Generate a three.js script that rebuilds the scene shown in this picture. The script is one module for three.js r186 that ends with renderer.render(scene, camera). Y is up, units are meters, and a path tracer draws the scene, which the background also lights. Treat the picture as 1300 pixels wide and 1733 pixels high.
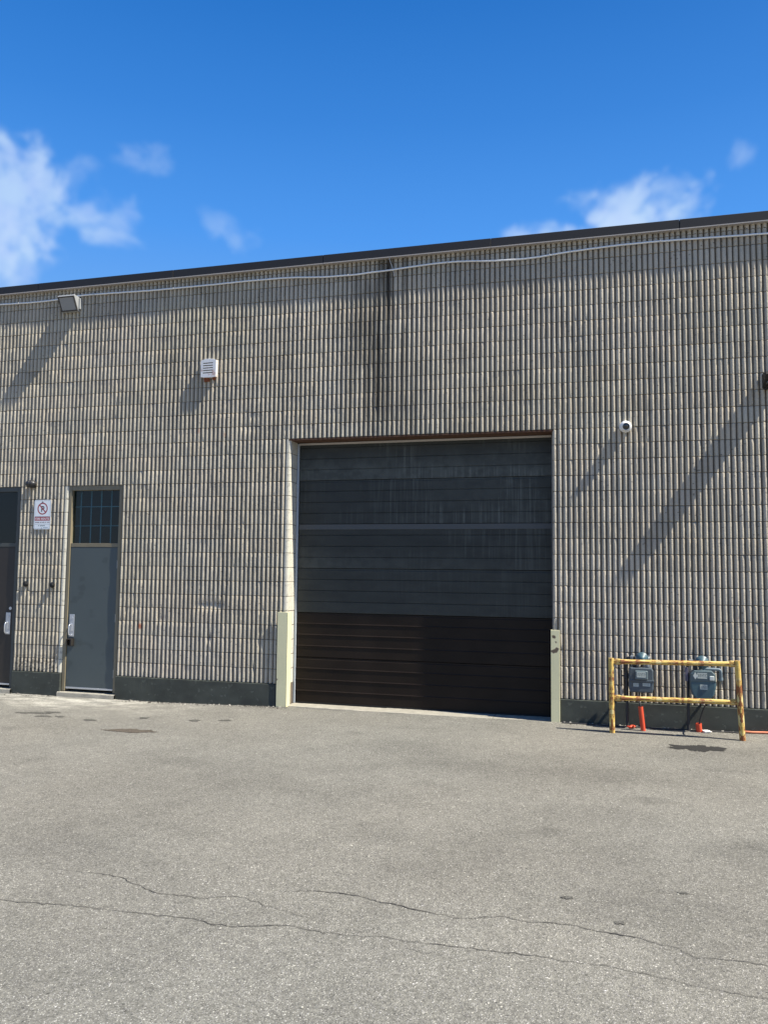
import * as THREE from 'three';
import { RoundedBoxGeometry } from 'three/addons/geometries/RoundedBoxGeometry.js';
import { mergeGeometries } from 'three/addons/utils/BufferGeometryUtils.js';

/* ---------------- camera, sky, sun, exposure ---------------- */
const scene = new THREE.Scene();
const camera = new THREE.PerspectiveCamera(64.93, 769 / 1024, 0.1, 2000);
camera.position.set(0, 1.5436, 10.4158);
camera.rotation.set(0.0752531, 0.2703737, 0.0112712, 'YXZ');
camera.updateMatrixWorld(true); camera.updateProjectionMatrix();
const renderer = new THREE.WebGLRenderer({ antialias: true });
renderer.toneMapping = THREE.LinearToneMapping;
renderer.toneMappingExposure = 1.9;
renderer.shadowMap.enabled = true;

const SUN = new THREE.Vector3(6.6, 9.2, 1.0).normalize();
const sun = new THREE.DirectionalLight(new THREE.Color().setRGB(1, 0.935, 0.81), 5);
sun.position.copy(SUN).multiplyScalar(60); sun.target.position.set(-3, 0, 2);
sun.position.add(sun.target.position); sun.castShadow = true;
Object.assign(sun.shadow.camera, { left: -20, right: 20, top: 20, bottom: -20, near: 1, far: 140 });
sun.shadow.mapSize.set(4096, 4096);
scene.add(sun, sun.target);

/* seeded random and noise */
function rng(seed) { let a = seed >>> 0; return () => { a = (a + 0x6D2B79F5) | 0; let t = Math.imul(a ^ (a >>> 15), 1 | a); t = (t + Math.imul(t ^ (t >>> 7), 61 | t)) ^ t; return ((t ^ (t >>> 14)) >>> 0) / 4294967296; }; }
function hash(x, y, s) { let h = Math.imul(x | 0, 374761393) ^ Math.imul(y | 0, 668265263) ^ Math.imul(s | 0, 1274126177); h = Math.imul(h ^ (h >>> 13), 1103515245); return ((h ^ (h >>> 16)) >>> 0) / 4294967296; }
function vn(x, y, s) { const i = Math.floor(x), j = Math.floor(y); let u = x - i, v = y - j; u = u * u * (3 - 2 * u); v = v * v * (3 - 2 * v); const a = hash(i, j, s), b = hash(i + 1, j, s), c = hash(i, j + 1, s), d = hash(i + 1, j + 1, s); return a + (b - a) * u + (c - a) * v + (a - b - c + d) * u * v; }
function fbm(x, y, s, o = 4) { let r = 0, a = 0.5, n = 0; for (let k = 0; k < o; k++) { r += a * vn(x, y, s + k * 17); n += a; a *= 0.5; x = x * 2.03 + 5.1; y = y * 2.03 + 1.7; } return r / n; }
const clamp = (v, a = 0, b = 1) => Math.min(b, Math.max(a, v));
const sm = (a, b, v) => { const t = clamp((v - a) / (b - a)); return t * t * (3 - 2 * t); };
const R = Math.PI / 180;

/* sky: clear blue with a few thin white clouds */
{
  const W = 2048, H = 1024, data = new Float32Array(W * H * 4);
  const st = [[-90, .25, .28, .3], [-4, .5, .55, .6], [0, .66, .72, .8], [7, .42, .58, .84], [14, .19, .45, .92], [23, .08, .325, .87], [30, .042, .235, .71], [37, .019, .172, .585], [60, .011, .115, .45], [90, .009, .1, .4]];
  const clouds = [[-43.2, 23.0, 4.8, 3.9, .9, 1, .72], [-43.6, 19.6, 4.8, 2.8, .8, 2, .62], [-35.3, 22.8, 2.5, 2.0, .72, 3, .55], [-37.4, 25.2, 2.6, 1.6, .38, 4, .45], [-33.3, 26.6, 2.2, 1.5, .38, 5, .45], [-27.0, 22.8, 2.4, 1.5, .32, 6, .42], [2.4, 23.6, 4.6, 1.9, .95, 7, .78], [.2, 22.7, 5.6, 1.5, .85, 8, .72], [-3.2, 22.6, 3.2, .8, .35, 10, .45], [9.2, 26.5, 1.5, 1.1, .42, 9, .45]];
  const r = rng(77);
  for (let k = 0; k < 26; k++) { const az = 30 + r() * 270; clouds.push([az > 180 ? az - 360 : az, 9 + r() * 26, 4 + r() * 8, 1.6 + r() * 3, .5 + r() * .6, 20 + k, .5]); }
  for (let j = 0; j < H; j++) {
    const el = ((j + .5) / H - .5) * 180, y = Math.sin(el * R), c = Math.cos(el * R);
    let a = 0; while (a < st.length - 2 && el > st[a + 1][0]) a++;
    const t = clamp((el - st[a][0]) / (st[a + 1][0] - st[a][0]));
    const base = [1, 2, 3].map((k) => st[a][k] + (st[a + 1][k] - st[a][k]) * t);
    for (let i = 0; i < W; i++) {
      const ph = ((i + .5) / W - .5) * 2 * Math.PI, x = Math.cos(ph) * c, z = Math.sin(ph) * c;
      let [cr, cg, cb] = base;
      const g = Math.acos(clamp(x * SUN.x + y * SUN.y + z * SUN.z, -1, 1)) / R, gl = .5 * Math.exp(-g / 7) + .09 * Math.exp(-g / 26);
      cr += gl; cg += gl * .98; cb += gl * .95;
      if (el > 4 && el < 48) {
        const az = Math.atan2(x, -z) / R;
        let al = 0;
        const wx = 5 * (fbm(az * .16, el * .2, 5, 4) - .5), wy = 3.4 * (fbm(az * .2 + 7, el * .24, 6, 4) - .5), n1 = fbm(az * .38 + wx * .5, el * .5 + wy * .5, 11, 6), n2 = fbm(az * 1.0 + wx * .7, el * 1.2 + wy * .8, 31, 6);
        for (const q of clouds) {
          let d = az + wx * .3 - q[0]; if (d > 180) d -= 360; if (d < -180) d += 360;
          const ex = d * Math.cos(q[1] * R) / q[2], ey = (el + wy * .3 - q[1]) / q[3], e = ex * ex + ey * ey;
          if (e > 2.2) continue;
          const m = (n1 - .5) * 1.25 + (n2 - .5) * .62 + q[6] - e * .5;
          al = 1 - (1 - al) * (1 - q[4] * .8 * sm(.02, .8, m));
        }
        const w = .56 + .14 * fbm(az * .8, el * .9, 51, 4);
        cr += (w * .9 - cr) * al; cg += (w * 1.17 - cg) * al; cb += (1.0 - cb) * al;
      }
      const o = (j * W + i) * 4; data[o] = cr / 1.9; data[o + 1] = cg / 1.9; data[o + 2] = cb / 1.9; data[o + 3] = 1;
    }
  }
  const t = new THREE.DataTexture(data, W, H, THREE.RGBAFormat, THREE.FloatType);
  t.mapping = THREE.EquirectangularReflectionMapping; t.magFilter = t.minFilter = THREE.LinearFilter; t.wrapS = THREE.RepeatWrapping; t.needsUpdate = true;
  scene.background = t; scene.environment = t;
}

/* ---------------- helpers ---------------- */
const taken = new Map();
function numbered(n) { const k = taken.get(n) ?? 0; taken.set(n, k + 1); return k ? n + '_' + String(k).padStart(3, '0') : n; }
function add(name, geo, m, parent = scene) { const o = new THREE.Mesh(geo, m); o.name = numbered(name); o.castShadow = o.receiveShadow = true; parent.add(o); return o; }
function tag(o, label, category, group) { o.userData = { ...o.userData, label, category }; if (group) o.userData.group = group; return o; }
function thing(name, label, category, x = 0, y = 0, z = 0, group) { const g = new THREE.Group(); g.name = numbered(name); g.position.set(x, y, z); scene.add(g); return tag(g, label, category, group); }
function sub(name, parent) { const g = new THREE.Group(); g.name = numbered(name); parent.add(g); return g; }
const lin = (v) => (v <= .0031308 ? v * 12.92 : 1.055 * Math.pow(v, 1 / 2.4) - .055) * 255;
function tex(w, h, fn, rx = 1, ry = 1, color = true) {   // fn returns linear rgb (or a height when color is false)
  const d = new Uint8Array(w * h * 4);
  for (let j = 0; j < h; j++) for (let i = 0; i < w; i++) {
    const o = (j * w + i) * 4, c = fn((i + .5) / w, (j + .5) / h, i, j);
    if (color) { d[o] = lin(clamp(c[0])); d[o + 1] = lin(clamp(c[1])); d[o + 2] = lin(clamp(c[2])); } else d[o] = d[o + 1] = d[o + 2] = clamp(c) * 255;
    d[o + 3] = 255;
  }
  return dtex(d, w, h, rx, ry, color);
}
function dtex(d, w, h, rx, ry, color) {
  const t = new THREE.DataTexture(d, w, h); t.wrapS = t.wrapT = THREE.RepeatWrapping; t.repeat.set(rx, ry);
  t.magFilter = THREE.LinearFilter; t.minFilter = THREE.LinearMipmapLinearFilter; t.generateMipmaps = true; if (color) t.colorSpace = THREE.SRGBColorSpace; t.needsUpdate = true; return t;
}
const rgb = (r, g, b) => new THREE.Color().setRGB(r, g, b);
const mat = (c, rough = .8, extra = {}) => new THREE.MeshStandardMaterial({ color: Array.isArray(c) ? rgb(...c) : c, roughness: rough, ...extra });
function box(x0, x1, y0, y1, z0, z1, r = 0) {
  const w = x1 - x0, h = y1 - y0, d = z1 - z0;
  const g = r ? new RoundedBoxGeometry(w, h, d, 2, Math.min(r, w / 2.1, h / 2.1, d / 2.1)) : new THREE.BoxGeometry(w, h, d);
  g.translate((x0 + x1) / 2, (y0 + y1) / 2, (z0 + z1) / 2); return g;
}
function worldUV(g, sx = 1, sy = 1) { const p = g.attributes.position, u = new Float32Array(p.count * 2); for (let i = 0; i < p.count; i++) { u[2 * i] = (p.getX(i) + p.getZ(i)) * sx; u[2 * i + 1] = (p.getY(i) + p.getZ(i) * .3) * sy; } g.setAttribute('uv', new THREE.BufferAttribute(u, 2)); return g; }
const V = (x, y, z) => new THREE.Vector3(x, y, z);
function tube(pts, r, seg = 40, rad = 8, tension = .5) { return new THREE.TubeGeometry(new THREE.CatmullRomCurve3(pts.map((p) => V(...p)), false, 'catmullrom', tension), seg, r, rad, false); }
function rod(a, b, r, r2 = r, rad = 14) { const A = V(...a), B = V(...b), d = B.clone().sub(A), g = new THREE.CylinderGeometry(r2, r, d.length(), rad, 1); g.translate(0, d.length() / 2, 0); g.applyQuaternion(new THREE.Quaternion().setFromUnitVectors(V(0, 1, 0), d.normalize())); g.translate(...a); return g; }
function clean(g) { const q = g.index ? g.toNonIndexed() : g; for (const k of Object.keys(q.attributes)) if (!['position', 'normal', 'uv'].includes(k)) q.deleteAttribute(k); return q; }
const merge = (...l) => mergeGeometries(l.flat().map(clean));

/* ---------------- the ground ---------------- */
const wallFoot = (x) => x < -6 ? -.337 : x < -4.4 ? -.337 + .033 * (x + 6) / 1.6 : x < -.35 ? -.304 + .021 * (x + 4.4) / 4.05 : x < 3 ? -.283 + .008 * (x + .35) / 3.35 : -.275;
const groundY = (x, z) => wallFoot(x) - .009 * clamp(z, 0, 12) + (z > 0 ? .006 * (vn(x * .8, z * .8, 5) - .5) * sm(0, .6, z) : 0);

function tn(x, y, s, P) { const i = Math.floor(x), j = Math.floor(y); let u = x - i, v = y - j; u = u * u * (3 - 2 * u); v = v * v * (3 - 2 * v); const h = (a, b) => hash((a + P) % P, (b + P) % P, s); const a = h(i, j), b = h(i + 1, j), c = h(i, j + 1), d = h(i + 1, j + 1); return a + (b - a) * u + (c - a) * v + (a - b - c + d) * u * v; }
const GS = 2048, gpx = new Float32Array(GS * GS * 3), ght = new Float32Array(GS * GS);
{
  const r = rng(3);
  for (let i = 0; i < GS * GS; i++) { const n = .155 + .06 * r(); gpx[3 * i] = n; gpx[3 * i + 1] = n * .985; gpx[3 * i + 2] = n * .86; ght[i] = .3 + .2 * r(); }
  for (let k = 0; k < 330000; k++) {                       // stones of the aggregate, 2 to 10 mm
    const cx = r() * GS, cy = r() * GS, big = r(), ra = big > .985 ? 2.2 + r() * 1.6 : .7 + r() * 1.1, rb = ra * (.6 + .4 * r()), an = r() * 3.14, ca = Math.cos(an), sa = Math.sin(an);
    const u = r(); let t = u < .3 ? .07 + .07 * r() : u < .8 ? .2 + .11 * r() : .34 + .26 * r(); if (big > .985) t *= .92;
    const wm = .84 + .13 * r(), e = Math.ceil(ra);
    for (let y = -e; y <= e; y++) for (let x = -e; x <= e; x++) {
      const px = (x * ca + y * sa) / ra, py = (-x * sa + y * ca) / rb, d = px * px + py * py; if (d > 1) continue;
      const o = ((Math.floor(cy + y + GS) % GS) * GS + (Math.floor(cx + x + GS) % GS));
      gpx[3 * o] = t; gpx[3 * o + 1] = t * .99; gpx[3 * o + 2] = t * wm; ght[o] = .55 + .45 * (1 - d) * (u < .3 ? .2 : 1);
    }
  }
}
const asphaltMap = (() => { const d = new Uint8Array(GS * GS * 4); for (let i = 0; i < GS * GS; i++) { const x = i % GS, y = (i - x) / GS, f = 1 + .62 * (tn(x / 4, y / 4, 1, 512) - .5) + .3 * (tn(x / 8, y / 8, 5, 256) - .5) + .14 * (tn(x / 32, y / 32, 3, 64) - .5); for (let c = 0; c < 3; c++) gpx[3 * i + c] *= f; for (let c = 0; c < 3; c++) d[4 * i + c] = lin(clamp(gpx[3 * i + c])); d[4 * i + 3] = 255; } return dtex(d, GS, GS, .28, .28, true); })();
const asphaltBump = (() => { const d = new Uint8Array(GS * GS * 4); for (let i = 0; i < GS * GS; i++) { d[4 * i] = d[4 * i + 1] = d[4 * i + 2] = ght[i] * 255; d[4 * i + 3] = 255; } return dtex(d, GS, GS, .28, .28, false); })();
const asphaltM = new THREE.MeshStandardMaterial({ map: asphaltMap, bumpMap: asphaltBump, bumpScale: .004, roughness: .95, vertexColors: true });
function groundTone(x, z) {                                 // worn, dusty and oily patches of the surface
  let v = .795 + .21 * (fbm(x * .55, z * .8, 8, 4) - .5) + .2 * (fbm(x * 2.3, z * 2.6, 14, 4) - .5);
  let warm = 1 + .05 * (fbm(x * .4 + 9, z * .4, 23, 3) - .5);
  const dust = sm(1.3, .15, z + .9 * (fbm(x * 2.2, z * 5, 33, 4) - .5)) * sm(-4.6, -7.4, x + .8 * (vn(x * 3, z * 6, 4) - .5));   // pale lime dust by the doors
  v += dust * (.22 + .85 * sm(.42, .62, fbm(x * 5, z * 14, 41, 4)));
  v *= 1 - .1 * sm(.55, .7, fbm(x * .9 + 3, z * 1.6, 61, 4)) ;
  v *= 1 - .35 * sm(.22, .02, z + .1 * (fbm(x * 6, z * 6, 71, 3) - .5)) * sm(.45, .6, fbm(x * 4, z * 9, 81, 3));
  for (const [sx, sz, rx, rz, q] of [[.33, 3.24, .26, .16, .22], [-.42, 4.28, .2, .16, .24], [.5, 2.6, .22, .12, .16], [-2.84, 1.36, .16, .13, .25], [-6.9, 2.2, .2, .16, .22], [-1.5, 3.3, .3, .2, .1], [1.0, 4.2, .25, .2, .14], [-4.1, 3.1, .3, .16, .12], [-5.5, 3.4, .24, .16, .14], [-3.2, 4.9, .25, .16, .12], [1.1, 2.0, .3, .12, .14], [-2.4, .9, .5, .14, .1], [-.2, 1.5, .18, .1, .16]]) { const e = Math.hypot((x - sx) / rx, (z - sz) / rz) + .9 * (fbm(x * 11, z * 11, 44, 4) - .5); v *= 1 - q * sm(1, .25, e); }
  return [v * warm * 1.01, v * .985, v * (2 - warm) * .96];
}
{
  const axis = (lo, hi, step, out) => { const a = []; for (let v = lo; v <= hi + 1e-6; v += step) a.push(+v.toFixed(4)); return [...out.map((d) => lo - d).reverse(), ...a, ...out.map((d) => hi + d)]; };
  const xs = axis(-12, 5, .07, [2, 6, 14, 30, 80, 200, 400]), zs = axis(-.4, 9.4, .06, [2, 6, 14, 30, 80, 200, 400]);
  const nx = xs.length, nz = zs.length, pos = [], uv = [], col = [], idx = [];
  for (const z of zs) for (const x of xs) { pos.push(x, groundY(x, z), z); uv.push(x, z); col.push(...groundTone(x, z)); }
  for (let j = 0; j < nz - 1; j++) for (let i = 0; i < nx - 1; i++) { const a = j * nx + i, b = a + 1, c = a + nx, d = c + 1; idx.push(a, c, b, b, c, d); }
  const g = new THREE.BufferGeometry(); g.setAttribute('position', new THREE.Float32BufferAttribute(pos, 3)); g.setAttribute('uv', new THREE.Float32BufferAttribute(uv, 2)); g.setAttribute('color', new THREE.Float32BufferAttribute(col, 3)); g.setIndex(idx); g.computeVertexNormals();
  var asphalt = add('asphalt_lot', g, asphaltM); asphalt.userData.kind = 'structure';
}
/* cracks in the asphalt */
const crackM = mat([.06, .056, .05], 1);
function ribbon(pts, w0, w1, seed, lift = .004) {
  const r = rng(seed), c = new THREE.CatmullRomCurve3(pts.map(([x, z]) => V(x, 0, z))), L = c.getLength(), n = Math.ceil(L / .025), pos = [], idx = [];
  for (let k = 0; k <= n; k++) {
    const p = c.getPointAt(k / n), t = c.getTangentAt(k / n), j = .014 * (fbm(k * .22, seed, 7, 3) - .5) * 2 + .011 * (vn(k * .7, seed, 8) - .5) * 2 + .006 * (r() - .5), taper = Math.min(1, k / 14, (n - k) / 14);
    const w = (w0 + (w1 - w0) * fbm(k * .09, seed * 3, 9, 3) ** 2 * 2) * (.35 + .65 * taper) * (.7 + .6 * r()) / 4.4, nxx = -t.z, nzz = t.x;
    for (const s of [-1, 1]) { const x = p.x + nxx * (j + s * w), z = p.z + nzz * (j + s * w); pos.push(x, groundY(x, z) + lift, z); }
    if (k) { const a = 2 * k - 2; idx.push(a, a + 1, a + 2, a + 1, a + 3, a + 2); }
  }
  const g = new THREE.BufferGeometry(); g.setAttribute('position', new THREE.Float32BufferAttribute(pos, 3)); g.setIndex(idx); g.computeVertexNormals(); return g;
}
const cracks = [
  [[[-3.35, 5.91], [-2.93, 5.91], [-2.57, 6.06], [-2.3, 6.05], [-2.09, 5.98], [-1.86, 6.06], [-1.59, 6.14]], .006, .013],
  [[[-3.5, 6.4], [-3.15, 6.38], [-2.86, 6.35], [-2.56, 6.35], [-2.29, 6.32], [-1.95, 6.34], [-1.68, 6.26], [-1.41, 6.27], [-1.13, 6.25], [-.91, 6.25], [-.67, 6.24], [-.46, 6.22], [-.2, 6.23], [.02, 6.23], [.23, 6.27], [.43, 6.32], [1, 6.36]], .006, .014],
  [[[-1.89, 5.85], [-1.7, 5.78], [-1.36, 5.8], [-1.24, 5.83], [-1.06, 5.86], [-.8, 5.91], [-.57, 5.83], [-.44, 5.84], [-.22, 5.82], [-.07, 5.85], [.14, 5.88], [.34, 5.95], [.41, 6.02], [.58, 6.0], [1.1, 6.06]], .007, .016],
  [[[-1.15, 6.26], [-1.0, 6.33], [-.8, 6.34]], .004, .008], [[[.36, 5.97], [.3, 6.08], [.36, 6.2]], .003, .007]];
cracks.forEach(([p, a, b], i) => add('crack', ribbon(p, a, b, 11 + i), crackM, asphalt));
/* oil drips and wet marks */
function blot(cx, cz, rx, rz, seed, rough = .5, holes = 0) {
  const N = 120, pos = [], uv = [], idx = [], rings = 3;
  pos.push(cx, groundY(cx, cz) + .004, cz); uv.push(cx, cz);
  for (let k = 1; k <= rings; k++) for (let a = 0; a < N; a++) {
    const an = a / N * 2 * Math.PI, q = 1 - rough + 2 * rough * fbm(Math.cos(an) * 2.6 + seed * 7, Math.sin(an) * 2.6 + 5, 90, 4) + .5 * rough * (fbm(a * .9, seed, 91, 2) - .5), x = cx + Math.cos(an) * rx * q * k / rings, z = cz + Math.sin(an) * rz * q * k / rings;
    pos.push(x, groundY(x, z) + .004, z); uv.push(x, z);
    const b = 1 + (k - 1) * N, n = (a + 1) % N; if (k === 1) idx.push(0, b + n, b + a); else { const c = b - N; idx.push(c + a, c + n, b + a, c + n, b + n, b + a); }
  }
  const g = new THREE.BufferGeometry(); g.setAttribute('position', new THREE.Float32BufferAttribute(pos, 3)); g.setAttribute('uv', new THREE.Float32BufferAttribute(uv, 2)); g.setIndex(idx); g.computeVertexNormals(); return g;
}
const oilM = new THREE.MeshStandardMaterial({ map: asphaltMap, color: rgb(.075, .072, .075), roughness: .8, bumpMap: asphaltBump, bumpScale: .003 });
const dampM = new THREE.MeshStandardMaterial({ map: asphaltMap, color: rgb(.42, .41, .4), roughness: .9, bumpMap: asphaltBump, bumpScale: .004 });
const rustDampM = new THREE.MeshStandardMaterial({ map: asphaltMap, color: rgb(.4, .33, .28), roughness: .9, bumpMap: asphaltBump, bumpScale: .004 });
add('oil_stain', blot(.93, 1.07, .24, .14, 1, .75), oilM, asphalt); add('oil_stain', blot(.72, 1.12, .1, .05, 2, .8), oilM, asphalt); add('oil_stain', blot(1.13, .98, .07, .05, 17, .8), oilM, asphalt);
add('damp_stain', blot(-5.42, 1.93, .34, .09, 3, .6), rustDampM, asphalt);
for (const [x, z, a, b, s] of [[-5.72, 1.16, .07, .05, 4], [-7.2, 1.25, .16, .06, 5], [-7.0, 1.42, .12, .05, 6], [-7.4, 1.3, .12, .05, 12], [-7.1, 1.15, .1, .04, 13], [-6.8, 1.38, .07, .04, 14], [-6.3, 1.45, .09, .05, 7], [-4.98, 1.19, .08, .06, 8], [-4.6, 1.1, .08, .05, 15],  [-.24, 5.46, .035, .02, 16], [.42, 5.2, .03, .018, 18], [.05, 5.72, .03, .02, 20]]) add('damp_stain', blot(x, z, a, b, s, .7), dampM, asphalt);
/* pale pebbles and litter lying about, too many and too small to count */
{
  const r = rng(19), l = [];
  for (let k = 0; k < 260; k++) { const x = -9.5 + r() * 11.5, z = .1 + r() ** 1.3 * 7.6, s = .003 + .005 * r() ** 3, g = new THREE.IcosahedronGeometry(s, 0); g.scale(1, .5, .8 + .5 * r()); g.rotateY(r() * 6); g.translate(x, groundY(x, z) + s * .3, z); l.push(g); }
  const p = add('pebbles', merge(l), mat([.36, .35, .3], .95)); p.userData.kind = 'stuff'; p.userData.label = 'pale pebbles scattered over the asphalt'; p.userData.category = 'pebbles';
}

/* crumbs of asphalt, grit and leaf litter gathered along the foot of the wall */
{
  const r = rng(29), dark = [], pale = [];
  for (let k = 0; k < 900; k++) { const x = -9.6 + r() * 12; if (x > -4.3 && x < -.62 || x > -7.9 && x < -6.9 || x < -8.72) continue; const z = .016 + .14 * r() ** 2.2, s = .004 + .01 * r() ** 2, g = new THREE.IcosahedronGeometry(s, 0); g.scale(1.2, .6, .7 + .6 * r()); g.rotateY(r() * 6); g.translate(x, groundY(x, z) + s * .3, z); (r() < .6 ? dark : pale).push(g); }
  for (const [l, n, m, q] of [[dark, 'grit', mat([.05, .045, .04], 1), 'dark grit along the foot of the wall'], [pale, 'gravel', mat([.4, .38, .33], 1), 'pale gravel crumbs along the foot of the wall']]) { const o = add(n, merge(l), m); o.userData = { kind: 'stuff', label: q, category: n }; }
}

/* ---------------- the building ---------------- */
const house = thing('warehouse', 'ribbed beige concrete block warehouse with dark overhead door', 'building');
const X0 = -.664, PW = .2 / 3, D = .034, CH = .2, XL = X0 - 186 * PW, XR = X0 + 90 * PW, TOP = 5.9;
const OPEN = [{ a: -54, b: 0, k: 17, ret: .26 }, { a: -108, b: -94, k: 14, ret: .12 }, { a: -135, b: -121, k: 14, ret: .12 }];
const xr = (i) => X0 + i * PW;

/* concrete: one colour map over the whole wall, with the run-off stain, rust dots and pits where the photograph has them */
const UX = XR - XL, UY = 6.4;
const wallMap = tex(2048, 1024, (u, v, i, j) => {
  const x = XL + u * UX, y = -.4 + v * UY, h = hash(i, j, 1);
  let t = .465 * (1 + .17 * (h - .5) + .16 * (fbm(x * 9, y * 7, 2, 3) - .5) + .2 * (fbm(x * 1.1, y * .9, 3, 4) - .5));
  t *= 1 - .2 * sm(.56, .76, fbm(x * 16, y * .7, 4, 3)) * sm(.4, .6, fbm(x * .9, y * .6, 6, 3));              // weather streaks
  if (hash(i >> 1, j >> 1, 9) > .9935) t *= .45;                                                              // pits
  let c = [t * 1.01, t * .9, t * (.71 + .07 * (fbm(x * .7, y * .8, 12, 3) - .5))];
  const d = x + 2.86 + .02 * (fbm(y * 2, 3, 5, 2) - .5), fall = sm(3.3, 3.9, y);
  let s = 1.0 * Math.exp(-((d / .055) ** 2)) * (.6 + .4 * sm(4.3, 5.1, y)) + .6 * Math.exp(-(((d + .13) / .07) ** 2)) * sm(.3, .6, fbm(x * 22, y * .9, 15, 3)) + .55 * sm(.8, .1, Math.abs(d + .1)) * sm(.42, .68, fbm(x * 13, y * .8, 16, 3));
  s *= fall * (.72 + .28 * sm(.3, .6, fbm(x * 9, y * 1.5, 17, 3)));
  for (let k = 0; k < 3; k++) c[k] *= 1 - clamp(s, 0, .93);
  const scuff = sm(-5.2, -5.9, x) * 0 + sm(.25, .02, Math.abs(y - .1)) * sm(-7.75, -8.0, x) * sm(-8.8, -8.6, x); // worn lower course of the pier by the doors
  if (scuff && fbm(x * 45, y * 45, 21, 3) > .52) for (let k = 0; k < 3; k++) c[k] *= 1 - .6 * scuff;
  for (const [rx, ry, rr, q] of [[-6.56, .73, .045, .9], [-5.71, 3.56, .035, .5], [-5.28, 3.5, .03, .35], [-6.2, .85, .02, .3], [1.5, 1.05, .02, .3], [-.9, 2.6, .02, .3], [-3.2, 4.1, .02, .25]]) {
    const e = Math.hypot(x - rx, (y - ry) * .75) / rr * (.7 + .6 * vn(x * 60, y * 60, 22)); if (e < 1) { const w = q * (1 - e * e); c = [c[0] + (.3 - c[0]) * w, c[1] + (.075 - c[1]) * w, c[2] + (.025 - c[2]) * w]; }
  }
  return c;
});
const wallBump = tex(512, 512, (u, v, i, j) => .55 + .25 * (hash(i, j, 3) - .5) + .5 * (vn(i / 5, j / 5, 4) - .5) - (hash(i >> 2, j >> 2, 5) > .965 ? .4 : 0), UX / .9, UY / .9, false);
const wallM = new THREE.MeshStandardMaterial({ map: wallMap, bumpMap: wallBump, bumpScale: .0035, roughness: .95, vertexColors: true });
const shadedMortarM = new THREE.MeshStandardMaterial({ color: rgb(.15, .122, .092), roughness: 1 });  // mortar, its colour darkened to deepen the shade in the rib grooves

/* scrapes and knocks: [x, y, half width, half height, depth] */
const KNOCK = [[-5.42, 1.09, .2, .022, .013], [-5.3, 1.07, .07, .04, .016], [-5.6, 1.085, .15, .01, .008], [-6.28, .86, .34, .011, .011], [-5.45, .6, .03, .05, .016], [-4.66, .75, .03, .05, .014], [-4.66, .56, .04, .07, .012], [-4.74, .2, .025, .05, .016], [-6.62, .98, .03, .035, .012], [-6.75, 2.3, .02, .05, .008], [1.31, .27, .03, .045, .014], [1.5, 1.06, .05, .02, .006], [-.62, .9, .05, .06, .016], [-.58, .62, .05, .03, .012], [-4.32, .33, .03, .05, .01], [1.75, .16, .03, .04, .012], [.35, .72, .02, .03, .01], [-3.05, 3.44, .03, .03, .012], [-3.4, 5.0, .02, .03, .01], [.43, 4.9, .02, .02, .01], [-4.9, 3.6, .15, .012, .006], [-6.05, .3, .02, .04, .012], [-6.8, .45, .03, .03, .012]];
const TS = [-1, -.92, -.7, -.36, 0, .36, .7, .92, 1];
function blockGeo(i0, n, y0, h, seed) {
  const r = rng(seed * 7919 + 13), pos = [], uv = [], col = [], idx = [];
  const dz = (r() - .5) * .004, dy = (r() - .5) * .0022, tone = .92 + .13 * r() + (r() < .05 ? .1 : 0) - (r() < .05 ? .1 : 0), warm = 1 + (r() - .5) * .035;
  const ys = [[.0033, 2], [.0033, 1], [.0075, 0], [h * (.3 + .1 * r()), 0], [h * (.62 + .1 * r()), 0], [h - .0075, 0], [h - .0033, 1], [h - .0033, 2]];
  const xa = xr(i0), xb = xr(i0 + n);
  for (let q = 0; q < n; q++) {
    const cx = xr(i0 + q) + PW / 2 + (r() - .5) * .0022, hw = PW / 2 - .006 - r() * .0014, rz = (r() - .5) * .0025, sl = (r() - .5) * .003;
    const chip = r() < .16 ? (r() < .5 ? 1 : -1) : 0, cd = .003 + r() * .009, cs = r() * 2 - 1, b0 = pos.length / 3, tn = tone * (.965 + .07 * r());
    for (const [yy, e] of ys) for (const t of TS) {
      const at = Math.abs(t); let x = cx + t * hw * (e ? .97 : 1), z = -D * (1 - Math.pow(Math.max(0, 1 - Math.pow(at, 2.05)), 1 / 2.05)) + dz + rz + sl * (yy / h - .5), y = y0 + yy + dy;
      if (e === 1) z -= .003; if (e === 2) z = -D - .006; else {
        z += .0012 * (hash(q * 31 + t * 97, yy * 1000, seed) - .5);
        if (chip && ((chip > 0 && yy > h - .02) || (chip < 0 && yy < .02)) && Math.abs(t - cs) < .8) { z -= cd * (1 - Math.abs(t - cs) / .8); if (!e) y -= chip * .006; }
        for (const [kx, ky, kw, kh, kd] of KNOCK) { const ex = (x - kx) / kw, ey = (y - ky) / kh, E = ex * ex + ey * ey; if (E < 1.6) z -= kd * sm(1.6, .5, E) * (.5 + hash(q + i0, t * 50, 77)); }
        z = Math.max(z, -D - .005);
      }
      pos.push(x, y, z); uv.push((x - XL) / UX, (y + .4) / UY); col.push(tn * warm, tn, tn * (2 - warm));
    }
    const m = TS.length; for (let a = 0; a < ys.length - 1; a++) for (let b = 0; b < m - 1; b++) { const o = b0 + a * m + b; idx.push(o, o + 1, o + m, o + 1, o + m + 1, o + m); }
  }
  const g = new THREE.BufferGeometry(); g.setAttribute('position', new THREE.Float32BufferAttribute(pos, 3)); g.setAttribute('uv', new THREE.Float32BufferAttribute(uv, 2)); g.setAttribute('color', new THREE.Float32BufferAttribute(col, 3)); g.setIndex(idx); g.computeVertexNormals();
  g.userData.c = [(xa + xb) / 2, y0 + h / 2, n * PW * h]; return g;
}
const blocks = [];
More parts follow.
